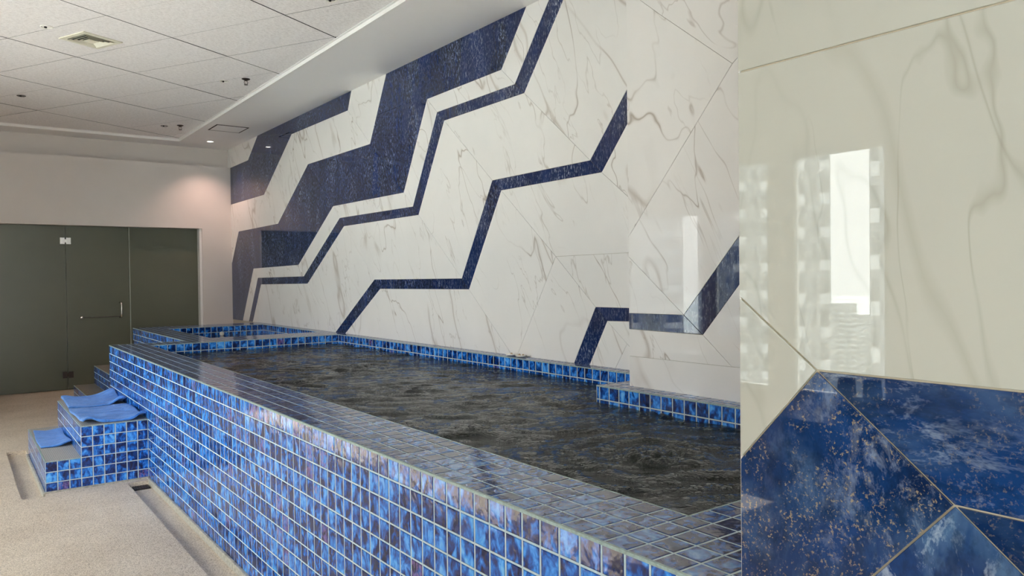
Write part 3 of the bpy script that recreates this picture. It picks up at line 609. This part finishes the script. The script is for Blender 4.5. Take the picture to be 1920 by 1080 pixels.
water('pool_water', XI - 0.001, XR + 0.001, YN - 0.001, YI + 0.001, WL - 0.008, 0.016, JETS, M['water'], 0.0155, 'dark churning water filling the long raised pool')
water('plunge_water', X2I - 0.001, XR + 0.001, Y2N - 0.001, Y2I + 0.001, 0.785, 0.0012, [], M['water_calm'], 0.05, 'calm dark blue water in the smaller pool by the end wall')
# ---------------------------------------------------------------- glass front in the end wall
YG = 12.30
def gp(name, label, x0, x1):
    t = thing(name, label, 'glass panel' if 'door' not in name else 'door', ((x0 + x1) / 2, YG, 0))
    part('glass_leaf', M['frost'], t, x0 + 0.002, x1 - 0.002, YG, YG + 0.012, 0.008, 2.312)
    return t
g1 = gp('glass_screen', 'olive frosted glass screen to the left of the glass door, bare of fittings', XL, 1.288)
g2 = gp('glass_door', 'frosted glass door with two hinges, a steel handle and a grey bar', 1.288, 2.095)
g3 = gp('glass_screen', 'olive frosted glass screen to the right of the glass door, behind the pool corner', 2.095, 3.056)
part('edge_seal', M['glass_edge'], g3, 2.097, 2.106, YG - 0.006, YG, 0.0, 2.31)
for z, mt, lb in ((2.10, M['steel'], 'bright steel top hinge'), (0.215, M['dark_steel'], 'dark bottom hinge')):
    h = part('hinge', mt, g2, (1.222, 1.280, YG - 0.022, YG - 0.001, z - 0.045, z + 0.045), (1.296, 1.354, YG - 0.022, YG - 0.001, z - 0.045, z + 0.045), (1.280, 1.296, YG - 0.028, YG - 0.001, z - 0.022, z + 0.022))
    h['label'] = lb
bm = bmesh.new(); xh, ya = 1.975, YG
add_tube(bm, [(xh - 0.015, ya, 1.215), (xh, ya - 0.03, 1.215), (xh, ya - 0.055, 1.20), (xh, ya - 0.06, 1.17), (xh, ya - 0.06, 1.05), (xh, ya - 0.055, 1.015), (xh, ya - 0.03, 1.0), (xh - 0.015, ya, 1.0)], 0.011)
reparent(bmobj('handle', bm, M['steel'], None, True), g2)['label'] = 'curved steel pull handle'
bm = bmesh.new(); add_tube(bm, [(1.475, ya - 0.02, 1.012), (xh, ya - 0.02, 1.012)], 0.007)
tbar = reparent(bmobj('towel_bar', bm, M['bar'], None, True), g2)
bm = bmesh.new(); add_lathe(bm, [(0.008, -0.001), (0.022, -0.004), (0.022, -0.03), (0.012, -0.036)], 16, (1.468, ya, 1.012), 'Y')
bmobj('bar_stop', bm, M['steel'], tbar, True)

# ---------------------------------------------------------------- ceiling fittings
def downlight(label, x, y, z, r, mats, lit=False, tilt=0.0, group='ceiling downlights'):
    t = thing('downlight', label, 'ceiling light', (x, y, z), group)
    bm = bmesh.new(); n = 28
    prof = [(r, 0.0), (r * 1.0, -0.004), (r * 0.86, -0.006), (r * 0.74, -0.002), (r * 0.68, 0.018)]
    rings = [[bm.verts.new((q * math.cos(2 * math.pi * i / n), q * math.sin(2 * math.pi * i / n), zz)) for i in range(n)] for q, zz in prof]
    for a, b in zip(rings, rings[1:]):
        for i in range(n): bm.faces.new((a[i], a[(i + 1) % n], b[(i + 1) % n], b[i]))
    me = bmobj('trim_ring', bm, mats[0], t, True)
    bm = bmesh.new(); add_lathe(bm, [(r * 0.70, 0.0015), (r * 0.69, -0.001 if lit else 0.0005)], 24); ln_ = bmobj('lens', bm, mats[1], t)
    if not lit:
        bm = bmesh.new(); add_lathe(bm, [(r * 0.20, 0.001), (r * 0.24, -0.008), (r * 0.12, -0.012)], 14, (-r * 0.15, r * 0.1, 0)); bmobj('bulb', bm, M['black'], ln_)
    return t
wl = (M['white_plastic'], M['steel'])
downlight('unlit white downlight just left of the square air vent', 0.655, 7.20, ZC, 0.048, wl)
downlight('unlit white downlight beside the nearer sprinkler', 2.318, 8.145, ZC, 0.045, wl)
downlight('unlit downlight in the dim far left part of the ceiling', 0.656, 10.02, ZC, 0.045, (M['bar'], M['steel']))
downlight('unlit downlight beside the farther sprinkler', 2.325, 10.944, ZC, 0.045, (M['bar'], M['steel']))
downlight('unlit downlight at the top edge of the view, nearest the camera', 2.306, 5.339, ZC, 0.045, wl)
downlight('glowing round downlight in the plaster soffit near the end wall', 3.10, 11.643, ZS, 0.055, (M['white_plastic'], M['glow']), lit=True)
sl_ = bpy.data.lights.new('downlight_beam', 'SPOT'); sl_.energy = 26; sl_.color = (1.0, 0.66, 0.55); sl_.spot_size = math.radians(110); sl_.spot_blend = 0.9; sl_.shadow_soft_size = 0.04
o = bpy.data.objects.new('downlight_beam', sl_); COL.objects.link(o); o.location = (3.10, 11.643, ZS - 0.03)
def sprinkler(label, x, y):
    t = thing('sprinkler', label, 'sprinkler', (x, y, ZC), 'ceiling sprinklers')
    bm = bmesh.new(); add_lathe(bm, [(0.042, 0.0), (0.042, -0.004), (0.022, -0.014), (0.012, -0.02)], 20); bmobj('escutcheon', bm, M['dark_steel'], t)
    bm = bmesh.new()
    for s in (-1, 1): add_tube(bm, [(0.006 * s, 0, -0.018), (0.017 * s, 0, -0.028), (0.017 * s, 0, -0.046), (0.004 * s, 0, -0.060)], 0.0032, 8)
    bmobj('frame_arms', bm, M['dark_steel'], t)
    bm = bmesh.new(); add_tube(bm, [(0, 0, -0.018), (0, 0, -0.058)], 0.003, 8); bmobj('glass_bulb', bm, M['steel'], t)
    bm = bmesh.new(); add_lathe(bm, [(0.006, -0.056), (0.021, -0.060), (0.021, -0.062), (0.004, -0.064)], 16); bmobj('deflector', bm, M['dark_steel'], t)
sprinkler('dark sprinkler head on the ceiling, the nearer and larger of the two', 2.479, 7.935)
sprinkler('dark sprinkler head on the ceiling, the farther and smaller of the two', 2.492, 10.792)
# square air diffuser
ac = Vector((0.997, 7.386, ZC)); ux = Vector((1.213 - 0.927, 7.30 - 7.167, 0)).normalized(); uy = Vector((-ux.y, ux.x, 0))
vt = thing('air_vent', 'square cream ceiling air diffuser with nested slanted louvres', 'air vent', tuple(ac)); vt.rotation_euler.z = math.atan2(ux.y, ux.x)
def ring(bm, r0, z0, r1, z1):
    a = [bm.verts.new((sx * r0, sy * r0, z0)) for sx, sy in ((-1, -1), (1, -1), (1, 1), (-1, 1))]; b = [bm.verts.new((sx * r1, sy * r1, z1)) for sx, sy in ((-1, -1), (1, -1), (1, 1), (-1, 1))]
    for i in range(4): bm.faces.new((a[i], a[(i + 1) % 4], b[(i + 1) % 4], b[i]))
bm = bmesh.new(); ring(bm, 0.175, 0.0, 0.175, -0.008); ring(bm, 0.175, -0.008, 0.14, -0.010); ring(bm, 0.14, -0.010, 0.13, 0.0); bmobj('frame', bm, M['cream'], vt)
for r in (0.128, 0.098, 0.068):
    bm = bmesh.new(); ring(bm, r, -0.012, r - 0.022, 0.014); ring(bm, r - 0.001, -0.014, r - 0.024, 0.012); bmobj('louvre', bm, M['cream'], vt)
bm = bmesh.new(); add_box(bm, -0.042, 0.042, -0.042, 0.042, -0.014, -0.008); bmobj('centre_plate', bm, M['cream'], vt)
bm = bmesh.new(); add_box(bm, -0.135, 0.135, -0.135, 0.135, -0.002, -0.0005); bmobj('duct', bm, M['black'], vt)

# ---------------------------------------------------------------- towels
def towel(label, x0, x1, y0, y1, z, lifts, seed, wr=0.007, skew=0.0):
    nx, ny = 40, 40; V = []; top = {}
    for layer in (1, 0):
        for j in range(ny + 1):
            for i in range(nx + 1):
                u, v = i / nx, j / ny
                x = x0 + (x1 - x0) * u + skew * v + 0.006 * math.sin(v * 5 + seed); y = y0 + (y1 - y0) * v + 0.010 * math.sin(u * 4 + seed)
                h = 0.0
                for (lu, lv, lh, lr) in lifts:
                    h += lh * math.exp(-(((u - lu) / lr) ** 2 + ((v - lv) / (lr * 1.2)) ** 2))
                cre = wr * (0.5 + mnoise.noise(Vector((x * 9 + seed, y * 24, seed)))) + wr * 2.2 * abs(mnoise.noise(Vector((x * 5, y * 15 + seed, 2.0 + seed))))
                V.append((x, y, z + 0.003 + max(0, h) + (cre + 0.010 if layer else max(0.0, h) * 0.0 + 0.0005 * 0)))
    n1 = (nx + 1) * (ny + 1); F = []
    idx = lambda L, i, j: L * n1 + j * (nx + 1) + i
    for j in range(ny):
        for i in range(nx):
            F.append((idx(0, i, j), idx(0, i + 1, j), idx(0, i + 1, j + 1), idx(0, i, j + 1)))
            F.append((idx(1, i, j), idx(1, i, j + 1), idx(1, i + 1, j + 1), idx(1, i + 1, j)))
    for i in range(nx):
        F.append((idx(0, i, 0), idx(1, i, 0), idx(1, i + 1, 0), idx(0, i + 1, 0))); F.append((idx(0, i, ny), idx(0, i + 1, ny), idx(1, i + 1, ny), idx(1, i, ny)))
    for j in range(ny):
        F.append((idx(0, 0, j), idx(0, 0, j + 1), idx(1, 0, j + 1), idx(1, 0, j))); F.append((idx(0, nx, j), idx(1, nx, j), idx(1, nx, j + 1), idx(0, nx, j + 1)))
    me = bpy.data.meshes.new('towel'); me.from_pydata(V, [], F)
    for p in me.polygons: p.use_smooth = True
    o = link('towel', me, M['towel']); tag(o, label, 'towel', 'blue towels on the pool steps')
    # stitched hem along the near edge
    bm = bmesh.new(); pts = [Vector(V[idx(0, i, 0)]) + Vector((0, -0.001, -0.005)) for i in range(0, nx + 1, 2)]
    add_tube(bm, pts, 0.0045, 8); bmobj('hem', bm, M['towel'], o, True)
    return o
zt = h2 + 0.003; zt1 = h1 + 0.003
towel('blue towel on the upper step, the nearer one, with its front corners curling up', 0.757, 1.185, SY0 + 0.03, 7.20, zt, [(0.10, 0.0, 0.040, 0.13), (0.95, 0.0, 0.045, 0.12), (0.0, 0.5, 0.014, 0.2), (1, 0.6, 0.022, 0.2)], 1.0)
towel('blue towel on the upper step, the farther one, partly against the pool wall', 0.765, 1.188, 7.27, SY1 - 0.01, zt, [(0.95, 0.0, 0.050, 0.15), (1.0, 1.0, 0.05, 0.25), (0, 0.1, 0.012, 0.2), (0.05, 0.9, 0.02, 0.2)], 5.0, skew=0.006)
towel('small blue folded towel on the lower step with a curled edge', 0.53, 0.738, 6.92, 7.66, zt1, [(1.0, 0.0, 0.028, 0.3), (0, 0.9, 0.010, 0.3), (1.0, 1, 0.012, 0.3)], 9.0, 0.003)

# small white objects on the coping
for k, (y, lab, nk) in enumerate(((4.725, 'small white rounded dish with one brown knob on the coping, the left of two', 1), (4.60, 'small white rounded dish with two brown knobs on the coping, the right of two', 2))):
    t = thing('small_dish', lab, 'dish', (3.475, y, HP + 0.0015), 'white dishes on the coping')
    bm = bmesh.new(); add_lathe(bm, [(0.020, 0.0), (0.040, 0.006), (0.046, 0.014), (0.040, 0.016), (0.018, 0.010)], 24, scale=(0.8, 1.15)); bmobj('dish', bm, M['white_plastic'], t, True)
    for q in range(nk):
        bm = bmesh.new(); add_lathe(bm, [(0.009, 0.008), (0.010, 0.015), (0.006, 0.022), (0.002, 0.024)], 12, (0.006, (q - (nk - 1) / 2) * -0.045, 0)); bmobj('knob', bm, M['knob'], t, True)

# ---------------------------------------------------------------- things by the window, seen in the polished column
cab = thing('low_cabinet', 'low dark cabinet under the window, seen reflected in the polished column', 'cabinet', (-2.2, 2.2, 0))
part('cabinet_body', M['dark_wood'], cab, -2.58, -1.95, 1.2, 2.93, 0.05, 0.56, bev=0.008)
part('cabinet_top', M['dark_wood'], cab, -2.59, -1.93, 1.18, 2.95, 0.56, 0.59, bev=0.004)
part('plinth', M['black'], cab, -2.55, -2.0, 1.25, 2.90, 0.0, 0.05)
for y, lab in ((2.66, 'dark tapered tub on the low cabinet, left of two in the reflection'), (2.49, 'dark tapered tub on the low cabinet, right of two in the reflection')):
    t = thing('tapered_tub', lab, 'tub', (-2.25, y, 0.59), 'dark tubs on the cabinet')
    bm = bmesh.new(); add_lathe(bm, [(0.075, 0.0), (0.075, 0.015), (0.070, 0.02), (0.073, 0.035), (0.067, 0.04), (0.052, 0.25), (0.048, 0.255)], 24); bmobj('tub_wall', bm, M['dark_wood'], t, True)
    bm = bmesh.new(); add_lathe(bm, [(0.078, 0.012), (0.082, 0.018), (0.078, 0.024)], 24); bmobj('rim', bm, M['dark_wood'], t, True)

# ---------------------------------------------------------------- city outside the windows
def tower(label, X, r0, r1, depth, top, bays=6, fh=3.1):
    D = 2.416 - X; mid = (r0 + r1) / 2; ang = math.atan(mid); wy = D / math.cos(ang) * (math.atan(r1) - math.atan(r0))
    t = thing('apartment_tower', label, 'building', (X, mid * D, -85), 'towers outside the windows'); t.rotation_euler.z = -ang
    H = top + 85
    tb = box('tower_body', M['tower'], t, -depth, 0, -wy / 2, wy / 2, 0, H)
    bm, b2 = bmesh.new(), bmesh.new(); bw = wy / bays; z = fh
    while z < H - fh:
        for k in range(bays):
            yy = -wy / 2 + k * bw
            add_box(bm, -0.02, 0.03, yy + bw * 0.18, yy + bw * (0.50 if k % 2 else 0.82), z + 0.9, z + 2.4)
            if k % 2 == 0: add_box(b2, 0, 0.7, yy + bw * 0.1, yy + bw * 0.9, z - 0.1, z + 0.85)
        z += fh
    bmobj('windows', bm, M['tower_glass'], tb)['kind'] = 'stuff'
    bmobj('balconies', b2, M['tower_light'], tb)['kind'] = 'stuff'
    box('parapet', M['tower'], t, -depth - 0.3, 0.4, -wy / 2 - 0.3, wy / 2 + 0.3, H, H + 1.2)
for lab, X, r0, r1, dp, top, bays in (('grey tower seen in the column reflection, left of the white sky gap', -62, 0.592, 0.69, 12, 26, 5),
                                ('slim grey tower at the right edge of the reflected window', -48, 0.46, 0.536, 12, 34, 5),
                                ('pale wide tower at the far left of the column reflection', -70, 0.685, 0.87, 12, 40, 8),
                                ('made-up tall pale tower facing the middle windows, widened to block sky reflected in the pier', -80, 0.855, 1.5, 14, 30, 10),  # unseen tower, widened to keep bright sky out of the pier's reflection
                                ('low broad tower far off beyond the last windows', -120, 1.9, 2.5, 14, 8, 12),
                                ('distant block low on the horizon in the reflection', -420, 0.555, 0.60, 20, -18, 5),
                                ('faintest distant block low on the horizon in the reflection', -520, 0.53, 0.558, 20, -30, 4)):
    tower(lab, X, r0, r1, dp, top, bays=bays)
tag(box('city_ground', M['city'], None, -2600, -20, -2200, 2600, -86, -85), kind='structure')
